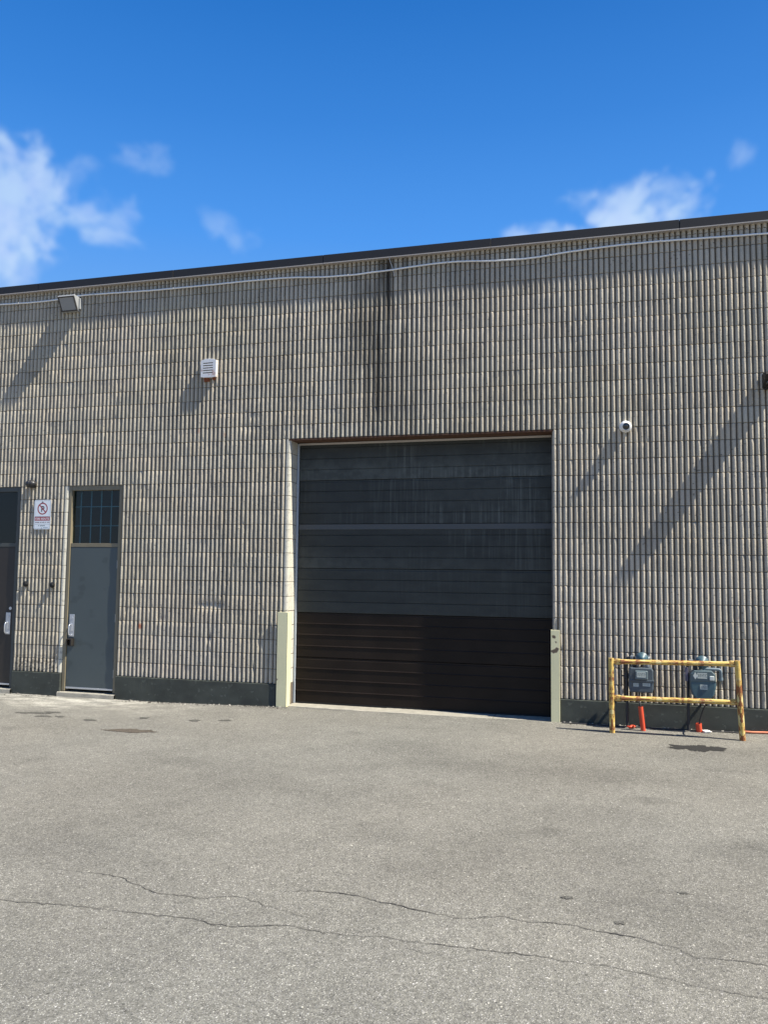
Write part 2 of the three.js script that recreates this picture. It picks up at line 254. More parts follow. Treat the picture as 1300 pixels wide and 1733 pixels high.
for (let k = 0; k < 30; k++) {
  const y0 = k * CH, h = k === 29 ? .12 : CH; let spans = [[-186, 90]];
  for (const o of OPEN) if (k < o.k) spans = spans.flatMap(([a, b]) => o.a >= b || o.b <= a ? [[a, b]] : [[a, o.a - 1], [o.b, b]]);
  for (const [a, b] of spans) {
    let s = a; const off = (k % 2) * 3;
    while (s < b) { let e = Math.floor((s - off) / 6 + 1) * 6 + off; e = Math.min(e, b); if (b - e === 1) e = b; for (const c of [13 + 10]) if (s < c && e > c) e = c; blocks.push([s, e - s, y0, h]); s = e; }
  }
}
{
  const vp = new THREE.Vector3(), list = blocks.map(([s, n, y0, h], i) => {
    const x0 = xr(s), x1 = xr(s + n), P = [[x0, y0], [x1, y0], [x1, y0 + h], [x0, y0 + h]].map(([x, y]) => { vp.set(x, y, 0).project(camera); return [clamp(vp.x, -1, 1) * 384, clamp(vp.y, -1, 1) * 512]; });
    let A = 0; P.forEach((p, j) => { const q = P[(j + 1) % 4]; A += p[0] * q[1] - p[1] * q[0]; }); return { i, A: Math.abs(A) / 2 };
  }).sort((a, b) => b.A - a.A);
  const rest = [];
  list.forEach(({ i }, rank) => { const g = blockGeo(...blocks[i], i + 1); if (rank < 300) add('block', g, wallM, house); else rest.push(g); });
  const o = add('block_courses', mergeGeometries(rest), wallM, house); o.userData.kind = 'stuff';
}
/* the core behind the ribs: mortar, with the three openings */
{
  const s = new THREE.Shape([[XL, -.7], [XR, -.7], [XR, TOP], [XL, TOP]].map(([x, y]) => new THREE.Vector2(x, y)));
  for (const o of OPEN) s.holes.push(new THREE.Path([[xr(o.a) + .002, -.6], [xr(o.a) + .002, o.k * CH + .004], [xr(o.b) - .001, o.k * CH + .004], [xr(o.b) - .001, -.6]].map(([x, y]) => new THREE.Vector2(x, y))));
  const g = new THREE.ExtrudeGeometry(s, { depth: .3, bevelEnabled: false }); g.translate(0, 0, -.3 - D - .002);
  add('wall_core', g, shadedMortarM, house);
  add('side_wall', box(XL, XL + .25, -.7, TOP, -16, -.33), shadedMortarM, house); add('side_wall', box(XR - .25, XR, -.7, TOP, -16, -.33), shadedMortarM, house); add('rear_wall', box(XL, XR, -.7, TOP, -16.26, -16.01), shadedMortarM, house);
  add('roof', box(XL, XR, TOP + .002, TOP + .06, -16.26, -.03), mat([.1, .1, .1], .95), house);
  add('floor_slab', box(XL + .3, XR - .3, -.5, -.3, -15.9, -.36), mat([.25, .24, .22], .9), house);
}
/* squared blocks that turn the corner into the openings */
const creamMap = tex(256, 256, (u, v, i, j) => { const t = .56 * (1 + .1 * (hash(i, j, 61) - .5) + .22 * (fbm(u * 9, v * 9, 62, 4) - .5)) * (fbm(u * 30, v * 30, 63, 3) > .72 ? .75 : 1); return [t, t * .955, t * .8]; }, 1.3, 1.3);
const creamM = new THREE.MeshStandardMaterial({ map: creamMap, roughness: .9, bumpMap: wallBump, bumpScale: .0015 });
for (const o of OPEN) for (let k = 0; k < o.k; k++) {
  const j = (hash(k, o.a, 8) - .5) * .004, x0 = -PW + .003, x1 = .004 + j, rx = .046, rz = .034, sh = new THREE.Shape(); sh.moveTo(x0, o.ret); sh.lineTo(x0, .02); sh.quadraticCurveTo(x0, .006, x0 + .012, .005); sh.lineTo(x1 - rx, .004);
  for (let a = 1; a <= 7; a++) sh.lineTo(x1 - rx + rx * Math.sin(a / 7 * Math.PI / 2), .004 + rz - rz * Math.cos(a / 7 * Math.PI / 2)); sh.lineTo(x1, o.ret);
  const g = new THREE.ExtrudeGeometry(sh, { depth: CH - .0125, bevelEnabled: true, bevelSize: .003, bevelThickness: .003, bevelSegments: 1, bevelOffset: -.003 }); g.rotateX(-Math.PI / 2); g.scale(1, 1, 1); 
  g.translate(xr(o.a), k * CH + .00625, 0); add('corner_block', worldUV(g), creamM, house);
}

/* painted plinth */
const plinthMap = tex(512, 256, (u, v, i, j) => { let t = .048 * (1 + .2 * (hash(i, j, 71) - .5) + .8 * (fbm(u * 12, v * 8, 72, 4) - .5)); if (fbm(u * 40, v * 26, 73, 3) > .74) t *= 1.7; return [t * .93, t * 1.07, t * .89]; }, .5, 1);
const plinthM = new THREE.MeshStandardMaterial({ map: plinthMap, roughness: .8, bumpMap: wallBump, bumpScale: .002 });
for (const [a, b] of [[XL, xr(-135)], [xr(-121), xr(-108)], [xr(-94), xr(-54)], [xr(0) + .012, xr(90)]]) {
  const g = worldUV(box(a + .004, b + (b < -1 ? .001 : 0), -.62, -.003, -.262, .014, .008)); add('plinth', g, plinthM, house);
}
/* roof-edge flashing in lengths, with a pale drip edge below */
const flashM = mat([.016, .014, .013], .6), dripM = mat([.42, .38, .34], .6);
for (let x = XR + .3, k = 0; x > XL; x -= 2.36, k++) { const a = Math.max(XL, x - 2.356), j = .002 * (k % 2); add('flashing', box(a, x, TOP - .03, TOP + .085, -.2, .05 + j, .004), flashM, house); add('drip_edge', box(a, x, TOP - .043, TOP - .0305, -.02, .052 + j), dripM, house); }

/* ---------------- overhead door ---------------- */
{
  const od = sub('overhead_door', house), xa = xr(-54) + .012, xb = xr(0) - .006, zf = -.275;
  od.userData.label = 'dark sectional overhead door, grey above and brown below';
  const streak = (top) => tex(1024, 256, (u, v, i, j) => {
    const x = u * 3.6, n = fbm(x * 1.3 + top * 5, v * 1.5, 81 + top, 4), f = fbm(x * 62, v * .9 + top * 9, 83 + top, 4), w = sm(.15, .6, u) * .75 + .25;
    const edge = fbm(x * 9, v * 2, 89, 3), run = sm(.44, .8, f) * sm(.4, .6, n) * w * (top > 3 ? 1 : top > 2 ? .6 : .2);
    const film = (top === 5 ? sm(.72, .1, v + .3 * (edge - .5)) * .9 : top === 4 ? .35 * sm(.3, .7, u) : top === 3 ? sm(.5, .05, v + .3 * (edge - .5)) * (.35 + .35 * sm(.4, .05, u)) : .12) * (.5 + .5 * sm(.3, .65, fbm(x * 14, v * 8, 88 + top, 4)));
    const t = .038 * (1 + .5 * (fbm(x * 4, v * 7, 85 + top, 4) - .5) + .14 * (hash(i, j, 84) - .5)) + .055 * run + .05 * film; return [t * .94, t * 1.0, t * .87];
  }, 1 / 3.62, 1 / .62);
  const gm = [2, 3, 4, 5].map((k) => new THREE.MeshPhysicalMaterial({ map: streak(k), roughness: .6, specularIntensity: .6 }));
  const brown = new THREE.MeshPhysicalMaterial({ map: tex(512, 128, (u, v, i, j) => { const t = .0155 * (1 + .5 * (fbm(u * 14, v * 3, 91, 4) - .5) + .15 * (hash(i, j, 92) - .5)); return [t * 1.3, t * .95, t * .72]; }, 1 / 3.62, 1 / .62), roughness: .45, specularIntensity: .25 });
  for (let k = 0; k < 6; k++) {
    const y0 = -.262 + k * .62, y1 = y0 + .616, prof = [[y0, -.04], [y0, -.004], [y0 + .004, 0]], off = k < 2 ? 0 : .0;
    for (let q = 1; q < 4; q++) { const gy = y0 + q * .155; if (k < 2) prof.push([gy - .01, 0], [gy - .007, .005], [gy - .003, .006], [gy + .009, 0]); else prof.push([gy - .009, 0], [gy - .004, -.008], [gy + .001, -.008], [gy + .004, 0]); }
    prof.push([y1 - .03, 0], [y1 - .024, -.005], [y1 - .004, -.005], [y1, -.012], [y1, -.04]);
    const pos = [], idx = []; for (const x of [xa + .03, xb - .014]) for (const [y, z] of prof) pos.push(x, y, zf + z + off);
    const m = prof.length; for (let a = 0; a < m; a++) { const b = (a + 1) % m; idx.push(a, m + a, b, b, m + a, m + b); }
    let g = new THREE.BufferGeometry(); g.setAttribute('position', new THREE.Float32BufferAttribute(pos, 3)); g.setIndex(idx); g = g.toNonIndexed(); g.computeVertexNormals();
    const p = g.attributes.position, u = new Float32Array(p.count * 2); for (let i = 0; i < p.count; i++) { u[2 * i] = p.getX(i) - xa; u[2 * i + 1] = p.getY(i) - y0; } g.setAttribute('uv', new THREE.BufferAttribute(u, 2));
    const o = add('door_section', g, k < 2 ? brown : gm[k - 2], od); if (k < 2) o.userData.label = 'brown lower door section';
  }
  const rail = mat([.03, .032, .034], .6);
  add('stiffener', box(xa + .032, xb - .016, 2.14, 2.212, -.274, -.268), mat([.07, .073, .072], .6), od);
  add('bottom_seal', box(xa + .03, xb - .014, -.285, -.2625, -.31, -.272), mat([.012, .012, .012], .9), od);
  const trackM = mat([.42, .46, .5], .5, { metalness: .1 });
  add('weather_strip', box(xa - .004, xa + .026, -.285, 3.37, -.3, -.256, .004), trackM, od);
  add('weather_strip', box(xb - .012, xb + .002, -.285, 3.37, -.3, -.262, .003), trackM, od);
  add('weather_strip', box(xa + .027, xb - .013, 3.345, 3.372, -.3, -.252, .004), mat([.5, .46, .42], .6), od);
  add('lintel', box(xr(-54) - .05, xr(0) + .05, 3.378, 3.3945, -.27, -.006), mat([.095, .045, .025], .85), house);
}
const padM = new THREE.MeshStandardMaterial({ map: tex(512, 256, (u, v, i, j) => { const t = .36 * (1 + .25 * (hash(i, j, 95) - .5) + .4 * (fbm(u * 10, v * 8, 96, 4) - .5)); return [t, t * .94, t * .78]; }, 1, 1), roughness: .95, bumpMap: wallBump, bumpScale: .004 });
function slab(x0, x1, zb, z0, z1, yt, yt1, seed) {            // concrete sill with a ragged front edge
  const n = Math.ceil((x1 - x0) / .04), pos = [], uv = [], idx = [];
  for (let k = 0; k <= n; k++) { const x = x0 + (x1 - x0) * k / n, zf = z0 + (z1 - z0) * k / n + .03 * (fbm(x * 7, seed, 7, 4) - .5), y = yt + (yt1 - yt) * k / n; for (const [yy, z] of [[y, zb], [y - .002, zf - .012], [y - .012, zf], [y - .2, zf + .004]]) { pos.push(x, yy + .003 * (hash(k, z * 99, seed) - .5), z); uv.push(x, z + yy); } if (k) for (let q = 0; q < 3; q++) { const o = (k - 1) * 4 + q; idx.push(o, o + 1, o + 4, o + 1, o + 5, o + 4); } }
  const g = new THREE.BufferGeometry(); g.setAttribute('position', new THREE.Float32BufferAttribute(pos, 3)); g.setAttribute('uv', new THREE.Float32BufferAttribute(uv, 2)); g.setIndex(idx); g.computeVertexNormals(); return g;
}
add('door_sill', slab(xr(-54) + .02, -2.9, -.36, -.02, .02, -.284, -.286, 3), padM, house); add('door_sill', slab(-2.894, -1.42, -.36, .03, .03, -.282, -.284, 4), padM, house); add('door_sill', slab(-1.412, xr(0) - .012, -.36, .02, -.02, -.284, -.279, 5), padM, house);

/* ---------------- the two entry doors ---------------- */
const steelM = mat([.55, .57, .6], .35, { metalness: .7 });
const glassM = new THREE.MeshPhysicalMaterial({ color: rgb(.5, .66, .7), roughness: .08, transmission: 1, thickness: 0, ior: 1.5, specularIntensity: .6 });
const frameMap = tex(128, 128, (u, v, i, j) => { const t = .2 * (1 + .2 * (hash(i, j, 101) - .5) + .5 * (fbm(u * 6, v * 6, 102, 4) - .5)); return [t, t * .85, t * .55]; }, 2, 2);
function entryDoor(o, leafC, frameM, label, grille, side = 1) {
  const d = sub('entry_door', house), a = xr(o.a) + .009, b = xr(o.b) - .003, yt = o.k * CH; d.userData.label = label;
  add('frame', merge(box(a, a + .052, -.262, yt - .001, -.1, -.018, .004), box(b - .05, b, -.262, yt - .001, -.1, -.02, .004), box(a + .053, b - .051, yt - .07, yt - .001, -.1, -.019, .004)).translate(0, 0, 0), frameM, d);
  add('transom_bar', box(a + .053, b - .051, 1.877, 1.934, -.1, -.032, .002), frameM, d);
  const l0 = a + .056, l1 = b - .054, leafM = new THREE.MeshStandardMaterial({ map: tex(256, 512, (u, v, i, j) => { const t = 1 + .16 * (fbm(u * 4, v * 7, 111, 4) - .5) + .05 * (hash(i, j, 112) - .5) - .18 * sm(.66, .8, fbm(u * 5 + 3, v * 16, 113, 3)); return leafC.map((c) => c * t); }, 1, .45), roughness: .5 });
  const leaf = add('door_leaf', worldUV(box(l0, l1, -.228, 1.873, -.094, -.034, .003)), leafM, d);
  add('sweep', box(l0 + .005, l1 - .005, -.226, -.2, -0.0335, -0.028, .002), steelM, d);
  const px = side > 0 ? l0 + .075 : l1 - .075;
  add('handle', merge(box(px - .045, px + .04, .54, .87, -0.0335, -0.027, .003), box(px - .03, px + .012, .62, .73, -0.0268, -0.012, .004), tube([[px - .012, .72, -0.024], [px - .012, .7, .022], [px - .012, .58, .022], [px - .012, .555, -0.024]], .009, 16, 8), rod([px, .815, -0.029], [px, .815, -0.02], .017)), steelM, d);
  if (grille) add('latch', merge(box(px - .055, px + .05, .4, .52, -0.0335, -0.026, .003), box(px - .05, px - .035, .41, .51, -0.0255, .03, .003), box(px + .028, px + .043, .41, .51, -0.0255, .03, .003), box(px - .0345, px + .0275, .497, .51, -0.0255, .028, .003)), mat([.05, .045, .04], .5, { metalness: .5 }), d);
  else add('keyhole', rod([px + .03, .935, -0.0335], [px + .03, .935, -0.028], .024), steelM, d);
  for (const y of [1.62, .83, 0.02]) add('hinge', rod([side > 0 ? l1 + .004 : l0 - .004, y - .06, -.03], [side > 0 ? l1 + .004 : l0 - .004, y + .06, -.03], .008, .008, 8), steelM, d);
  add('pane', box(a + .053, b - .051, 1.935, yt - .071, -.075, -.071), glassM, d);
  const gb = mat([.6, .68, .68], .6);
  if (grille) { for (const x of [-7.72, -7.54, -7.365, -7.19, -7.02]) add('grille_bar', box(x - .006, x + .006, 1.93, 2.75, -.142, -.13), gb, d); for (const y of [2.49, 2.2]) add('grille_bar', box(a + .02, b - .02, y - .005, y + .005, -.1295, -.12), gb, d); }
  add('doorstep', slab(xr(o.a) - .02, xr(o.b) + .02, -.36, .05, .045, -.268, -.272, 9 + o.k), padM, house);
}
const tanFrame = new THREE.MeshStandardMaterial({ map: frameMap, roughness: .6 });
entryDoor(OPEN[1], [.074, .092, .092], tanFrame, 'slate grey steel entry door under a barred transom window', true);
entryDoor(OPEN[2], [.03, .024, .019], mat([.07, .075, .066], .6), 'dark brown steel entry door at the left edge', false, -1);

/* ---------------- things fixed to the wall ---------------- */
/* steel corner guards beside the overhead door */
const guardMap = tex(256, 256, (u, v, i, j) => { let t = .68 * (1 + .08 * (hash(i, j, 121) - .5) + .22 * (fbm(u * 5, v * 5, 122, 4) - .5)); const c = [t * 1.06, t, t * .62], s = sm(.78, .82, fbm(u * 17, v * 17, 123, 4)); return [c[0] + (.12 - c[0]) * s, c[1] + (.09 - c[1]) * s, c[2] + (.06 - c[2]) * s]; }, .5, .5);
const guardM = new THREE.MeshStandardMaterial({ map: guardMap, roughness: .6 });
{
  const t = thing('corner_guard', 'pale green steel corner guard left of the overhead door', 'guard', 0, 0, 0, 'corner guards of the overhead door');
  add('front_flange', worldUV(box(-4.385, -4.246, -.3, .985, .016, .032, .003)), guardM, t); add('side_flange', worldUV(box(-4.2455, -4.232, -.3, .985, -.1, .032, .003)), guardM, t);
  const u = thing('corner_guard', 'pale green steel corner guard right of the overhead door', 'guard', 0, 0, 0, 'corner guards of the overhead door');
  add('front_flange', worldUV(box(-.668, -.575, -.29, .85, .017, .034, .003)), guardM, u); add('side_flange', worldUV(box(-.684, -.6685, -.29, .85, -.09, .034, .003)), guardM, u);
}
/* floodlight near the roof at the left */
function wedge(x0, x1, pts) { const s = new THREE.Shape(pts.map(([z, y]) => new THREE.Vector2(z, y))), g = new THREE.ExtrudeGeometry(s, { depth: x1 - x0, bevelEnabled: true, bevelSize: .004, bevelThickness: .004, bevelSegments: 1 }); g.rotateY(-Math.PI / 2); g.translate(x1, 0, 0); return g; }
const bronzeM = mat([.055, .05, .045], .55, { metalness: .3 }), lampGlass = new THREE.MeshPhysicalMaterial({ color: rgb(.22, .235, .25), roughness: .12, clearcoat: 1, clearcoatRoughness: .1 });
{
  const t = thing('floodlight', 'grey box floodlight with slanted glass below the roof edge', 'floodlight', -7.925, 5.6, 0);
  const gy = mat([.3, .31, .31], .6);
  add('housing', wedge(-.145, .145, [[0, .1], [.148, .112], [.156, .096], [.046, -.105], [0, -.105]]), gy, t);
  const len = Math.hypot(.11, .201), an = Math.atan2(.11, .201);
  const fr = merge(box(-.145, -.127, -len / 2, len / 2, 0, .014, .003), box(.127, .145, -len / 2, len / 2, 0, .014, .003), box(-.126, .126, -len / 2, -len / 2 + .018, 0, .014, .003), box(-.126, .126, len / 2 - .018, len / 2, 0, .014, .003));
  const pl = (g) => { g.rotateX(an); g.translate(0, -.004, .105); return g; };
  add('frame', pl(fr), bronzeM, t); add('lens', pl(box(-.126, .126, -len / 2 + .0185, len / 2 - .0185, .001, .007)), lampGlass, t);
  add('junction_box', box(.1495, .175, -.08, .09, -.012, .05, .006), gy, t);
}
/* second light, at the right edge of the picture */
{
  const t = thing('wall_light', 'black wall light jutting out at the right edge', 'wall light', 1.93, 3.9, 0);
  const bk = mat([.02, .019, .018], .6, { metalness: .2 });
  add('back_plate', box(-.09, .1, -.11, .1, -.012, .02, .006), bk, t); add('head', wedge(-.1, .1, [[.018, .07], [.25, .055], [.262, .02], [.2, -.03], [.018, -.09]]), bk, t); add('lens', box(-.08, .08, -.062, -.052, .06, .19, .004), lampGlass, t);
  add('photocell', rod([-.02, .06, .1], [-.02, .115, .1], .022, .02), mat([.08, .08, .08], .5), t);
}
/* white alarm box with louvres and a rusty bracket */
{
  const t = thing('alarm_box', 'white louvred alarm box with rust beneath, high on the wall', 'alarm box', -5.54, 4.47, 0), wM = new THREE.MeshStandardMaterial({ map: tex(128, 128, (u, v, i, j) => { const q = .72 * (1 + .1 * (fbm(u * 8, v * 8, 131, 3) - .5)), s = sm(.68, .75, fbm(u * 11, v * 11, 132, 4)) * .6; return [q * (1 - s * .4), q * (1 - s * .7), q * (1 - s * .8)]; }), roughness: .5 });
  const s = new THREE.Shape(); s.moveTo(-.125, -.135); s.quadraticCurveTo(0, -.152, .125, -.135); s.lineTo(.128, .12); s.quadraticCurveTo(0, .17, -.128, .12); s.closePath();
  for (let k = 0; k < 5; k++) { const y = .078 - k * .038, h = new THREE.Path(); h.moveTo(-.098, y - .011); h.lineTo(.078, y - .009); h.lineTo(.078, y + .011); h.lineTo(-.098, y + .009); h.closePath(); s.holes.push(h); }
  const g = new THREE.ExtrudeGeometry(s, { depth: .003, bevelEnabled: true, bevelSize: .003, bevelThickness: .003, bevelSegments: 2 }); g.translate(0, 0, .046); add('cover', g, wM, t);
  const ring = new THREE.Shape(s.getPoints()); ring.holes.push(new THREE.Path(s.getPoints().map((q) => new THREE.Vector2(q.x * .95, q.y * .95)))); const rg = new THREE.ExtrudeGeometry(ring, { depth: .055, bevelEnabled: false }); rg.translate(0, 0, -.012); add('casing', rg, wM, t);
  add('back_box', box(-.11, .11, -.12, .115, -.011, .028), mat([.012, .012, .014], .9), t);
  t.scale.set(.94, .94, 1);
  add('bracket', merge(box(-.09, .0, -.2, -.136, -.01, .02, .004), box(.05, .1, -.175, -.136, -.01, .016, .004)), mat([.22, .06, .02], .9), t);
}
/* dome camera */
{
  const t = thing('dome_camera', 'small white dome security camera right of the overhead door', 'camera', .245, 3.4, 0), wM = mat([.78, .78, .76], .45);
  const lg = (pts, n = 28) => { const g = new THREE.LatheGeometry(pts.map(([r, y]) => new THREE.Vector2(r, y)), n); g.rotateX(Math.PI / 2); return g; };
  add('base', lg([[0, -.012], [.085, -.012], [.088, .0], [.085, .03], [.076, .045], [0, .046]]), wM, t);
  const eye = sub('turret', t); eye.position.set(.0, 0, .05); eye.rotation.set(.25, .12, 0); t.scale.setScalar(.86);
  const ball = lg([[.0, -.02], [.06, -.018], [.07, .012], [.066, .036], [.057, .05], [.05, .052], [.048, .046]]); add('shell', ball, wM, eye);
  const ln = new THREE.SphereGeometry(.048, 20, 12, 0, 6.3, 0, 1.6); ln.rotateX(Math.PI / 2); ln.scale(1, 1, .55); ln.translate(0, 0, .035); add('lens', ln, new THREE.MeshPhysicalMaterial({ color: rgb(.01, .01, .012), roughness: .06, clearcoat: 1 }), eye);
}
/* bulkhead lamp and vent pipes beside the sign */
{
  const t = thing('bulkhead_lamp', 'dark grey ribbed round lamp above the fire route sign', 'lamp', -8.495, 2.84, 0), m = mat([.035, .035, .037], .4, { metalness: .2 });
  const g = new THREE.SphereGeometry(.088, 24, 16); g.scale(1, .68, .8); g.translate(0, 0, .05); add('bowl', g, m, t);
  for (const x of [.01, .045]) { const q = new THREE.TorusGeometry(Math.sqrt(.0885 ** 2 - x * x) * .93, .006, 6, 24); q.rotateY(Math.PI / 2); q.scale(1, .7, .84); q.translate(x, 0, .05); add('guard_ring', q, m, t); }
  add('base', rod([0, 0, -.015], [0, 0, .015], .06), m, t);
  const pm = mat([.006, .006, .006], .7);
  for (const [x, y, l] of [[-8.54, 1.312, 'black capped vent pipe nearer the dark brown door'], [-8.065, 1.302, 'black capped vent pipe nearer the slate grey door']]) {
    const v = thing('vent_pipe', l, 'pipe', x, y, 0, 'vent pipes on the pier'); const q = new THREE.LatheGeometry([[.0, .036], [.02, .036], [.024, .03], [.026, .022], [.04, .022], [.042, .018], [.042, .004], [.03, 0], [.028, -.014]].map(([r, yy]) => new THREE.Vector2(r, yy)).reverse(), 22); q.rotateX(Math.PI / 2); add('cap', q, pm, v);
  }
}
/* no parking / fire route sign */
{
  const W = 320, H = 480, c = document.createElement('canvas'); c.width = W; c.height = H; const x = c.getContext('2d');
  x.fillStyle = '#e9eef0'; x.fillRect(0, 0, W, H); x.strokeStyle = '#3f4450'; x.lineWidth = 3; x.strokeRect(14, 14, W - 28, H - 28);
  x.fillStyle = '#101114'; x.font = 'bold 130px sans-serif'; x.textAlign = 'center'; x.textBaseline = 'middle'; x.fillText('P', 162, 148);
  x.strokeStyle = '#9c2a32'; x.lineWidth = 19; x.beginPath(); x.arc(160, 144, 88, 0, 7); x.stroke(); x.beginPath(); x.moveTo(98, 82); x.lineTo(222, 206); x.stroke();
  x.fillStyle = '#101114'; x.beginPath(); x.moveTo(160, 22); x.lineTo(178, 44); x.lineTo(142, 44); x.fill();
  x.fillStyle = '#9c2a32'; x.fillRect(16, 276, W - 32, 64); x.fillStyle = '#f2f4f4'; x.font = 'bold 48px sans-serif'; x.fillText('FIRE ROUTE', 160, 309, 272);
  x.strokeStyle = '#3f4450'; x.lineWidth = 4; x.beginPath(); x.moveTo(16, 272); x.lineTo(W - 16, 272); x.moveTo(16, 396); x.lineTo(W - 16, 396); x.stroke();
  x.fillStyle = '#5f4a55'; const r = rng(5); let q = 26; for (const n of [8, 3, 4, 2, 5]) { for (let k = 0; k < n; k++) { x.fillRect(q, 356 + r() * 3, 7, 20 - r() * 5); q += 10.5; } q += 12; }
  x.fillStyle = '#54666e'; q = 88; for (const n of [2, 9]) { for (let k = 0; k < n; k++) { x.fillRect(q, 412 + r() * 3, 8, 18 - r() * 4); q += 11; } q += 12; }
  x.fillRect(150, 446, 12, 12); x.fillStyle = '#8fa3ab'; x.fillRect(180, 446, 92, 9);
  const map = new THREE.CanvasTexture(c); map.colorSpace = THREE.SRGBColorSpace;
  const t = thing('traffic_sign', 'white no parking fire route sign on the pier between the doors', 'sign', -8.298, 2.369, .004);
  const s = new THREE.Shape(), w = .149, h = .225, rr = .03; s.moveTo(-w + rr, -h); s.lineTo(w - rr, -h); s.quadraticCurveTo(w, -h, w, -h + rr); s.lineTo(w, h - rr); s.quadraticCurveTo(w, h, w - rr, h); s.lineTo(-w + rr, h); s.quadraticCurveTo(-w, h, -w, h - rr); s.lineTo(-w, -h + rr); s.quadraticCurveTo(-w, -h, -w + rr, -h);
  const g = new THREE.ExtrudeGeometry(s, { depth: .003, bevelEnabled: false }); add('plate', g, mat([.6, .62, .62], .4, { metalness: .4 }), t);
  const f = new THREE.ShapeGeometry(s); const p = f.attributes.position, u = f.attributes.uv; for (let i = 0; i < p.count; i++) u.setXY(i, (p.getX(i) + w) / (2 * w), (p.getY(i) + h) / (2 * h)); f.translate(0, 0, .0045); add('face', f, new THREE.MeshStandardMaterial({ map, roughness: .4 }), t);
  for (const y of [.205, -.205]) add('bolt', rod([0, y, .003], [0, y, .009], .008), steelM, t);
}
/* cable under the roof edge */
{
  const C = [[-11.5, 5.72], [-10.2, 5.735], [-9.263, 5.725], [-8.6, 5.712], [-8.187, 5.719], [-7.794, 5.748], [-7.2, 5.742], [-6.56, 5.727], [-5.726, 5.728], [-5.155, 5.731], [-4.6, 5.732], [-4.235, 5.72], [-3.8, 5.69], [-3.353, 5.683], [-3.0, 5.695], [-2.757, 5.705], [-2.178, 5.733], [-1.8, 5.728], [-1.535, 5.706], [-1.2, 5.688], [-.913, 5.688], [-.6, 5.71], [-.309, 5.73], [.277, 5.75], [.916, 5.746], [1.6, 5.728], [1.933, 5.724], [2.8, 5.715], [4.4, 5.72]];
  const r = rng(8), pts = []; const cv = new THREE.CatmullRomCurve3(C.map(([x, y]) => V(x, y - .012, .022)));
  for (let k = 0; k <= 420; k++) { const p = cv.getPointAt(k / 420); pts.push([p.x, p.y + .004 * (fbm(k * .3, 2, 3, 2) - .5), p.z + .006 * (fbm(k * .22, 5, 3, 2) - .5)]); }
  const t = tag(add('cable', tube(pts, .0125, 900, 8), mat([.8, .79, .76], .5)), 'long white cable strung along the wall under the roof edge', 'cable');
  for (let x = -8.9; x < 2; x += 1.37) { let best = pts[0]; for (const p of pts) if (Math.abs(p[0] - x) < Math.abs(best[0] - x)) best = p; const g = new THREE.TorusGeometry(.016, .004, 6, 14); g.rotateY(Math.PI / 2); g.translate(best[0], best[1], best[2]); add('clip', g, mat([.5, .5, .48], .6), t); }
  tag(add('loose_wire', tube([[-2.84, 5.86, .045], [-2.83, 5.8, .03], [-2.8, 5.73, .03], [-2.785, 5.66, .012], [-2.78, 5.6, .01]], .004, 20, 6), mat([.6, .58, .54], .6)), 'short thin wire hanging from the roof edge across the cable', 'wire');
}

/* ---------------- gas meters and their guard rail ---------------- */
const galv = mat([.2, .22, .24], .5, { metalness: .3 }), iron = mat([.03, .03, .032], .6), plate = mat([.55, .6, .58], .5), meterBlue = new THREE.MeshStandardMaterial({ map: tex(128, 128, (u, v, i, j) => { const t = 1 + .1 * (hash(i, j, 141) - .5) + .4 * (fbm(u * 6, v * 6, 142, 4) - .5); return [.052 * t, .105 * t, .13 * t]; }), roughness: .45 }), meterGrey = new THREE.MeshStandardMaterial({ map: tex(128, 128, (u, v, i, j) => { const t = 1 + .1 * (hash(i, j, 143) - .5) + .4 * (fbm(u * 6, v * 6, 144, 4) - .5); return [.075 * t, .095 * t, .11 * t]; }), roughness: .45 });
function ext(pts, d, bev, z0) { const s = new THREE.Shape(pts.map(([x, y]) => new THREE.Vector2(x, y))), g = new THREE.ExtrudeGeometry(s, { depth: d - 2 * bev, bevelEnabled: true, bevelSize: bev, bevelThickness: bev, bevelSegments: 3 }); g.translate(0, 0, z0 + bev); return g; }
function label(w, h, seed, rows) { const c = document.createElement('canvas'); c.width = 96; c.height = 64; const x = c.getContext('2d'), r = rng(seed); x.fillStyle = '#bfc8c2'; x.fillRect(0, 0, 96, 64); x.fillStyle = '#4a5558'; for (let k = 0; k < rows; k++) { let q = 8; const y = 10 + k * 46 / rows; while (q < 84) { const l = 4 + r() * 14; x.fillRect(q, y, l, 20 / rows + 2); q += l + 4; } } const t = new THREE.CanvasTexture(c); t.colorSpace = THREE.SRGBColorSpace; return [new THREE.BoxGeometry(w, h, .003), new THREE.MeshStandardMaterial({ map: t, roughness: .5 })]; }
function regulator(t, x, y, z, r, m) {
  const prof = [[0, -.05], [r * .5, -.05], [r * .62, -.02], [r, -.014], [r, -.004], [r * .96, -.003], [r * .96, .003], [r, .004], [r, .014], [r * .66, .03], [r * .6, .05], [r * .34, .056], [r * .32, .075], [0, .076]].map(([a, b]) => new THREE.Vector2(a, b)), g = new THREE.LatheGeometry(prof, 28);
  g.rotateX(Math.PI / 2); g.translate(x, y, z); const o = add('regulator', g, m, t);
  const bolts = []; for (let k = 0; k < 8; k++) { const a = k / 8 * 6.283; bolts.push(rod([x + Math.cos(a) * r * .86, y + Math.sin(a) * r * .86, z + .012], [x + Math.cos(a) * r * .86, y + Math.sin(a) * r * .86, z + .024], .005, .005, 6)); } add('bolts', merge(bolts), galv, o); return o;
}
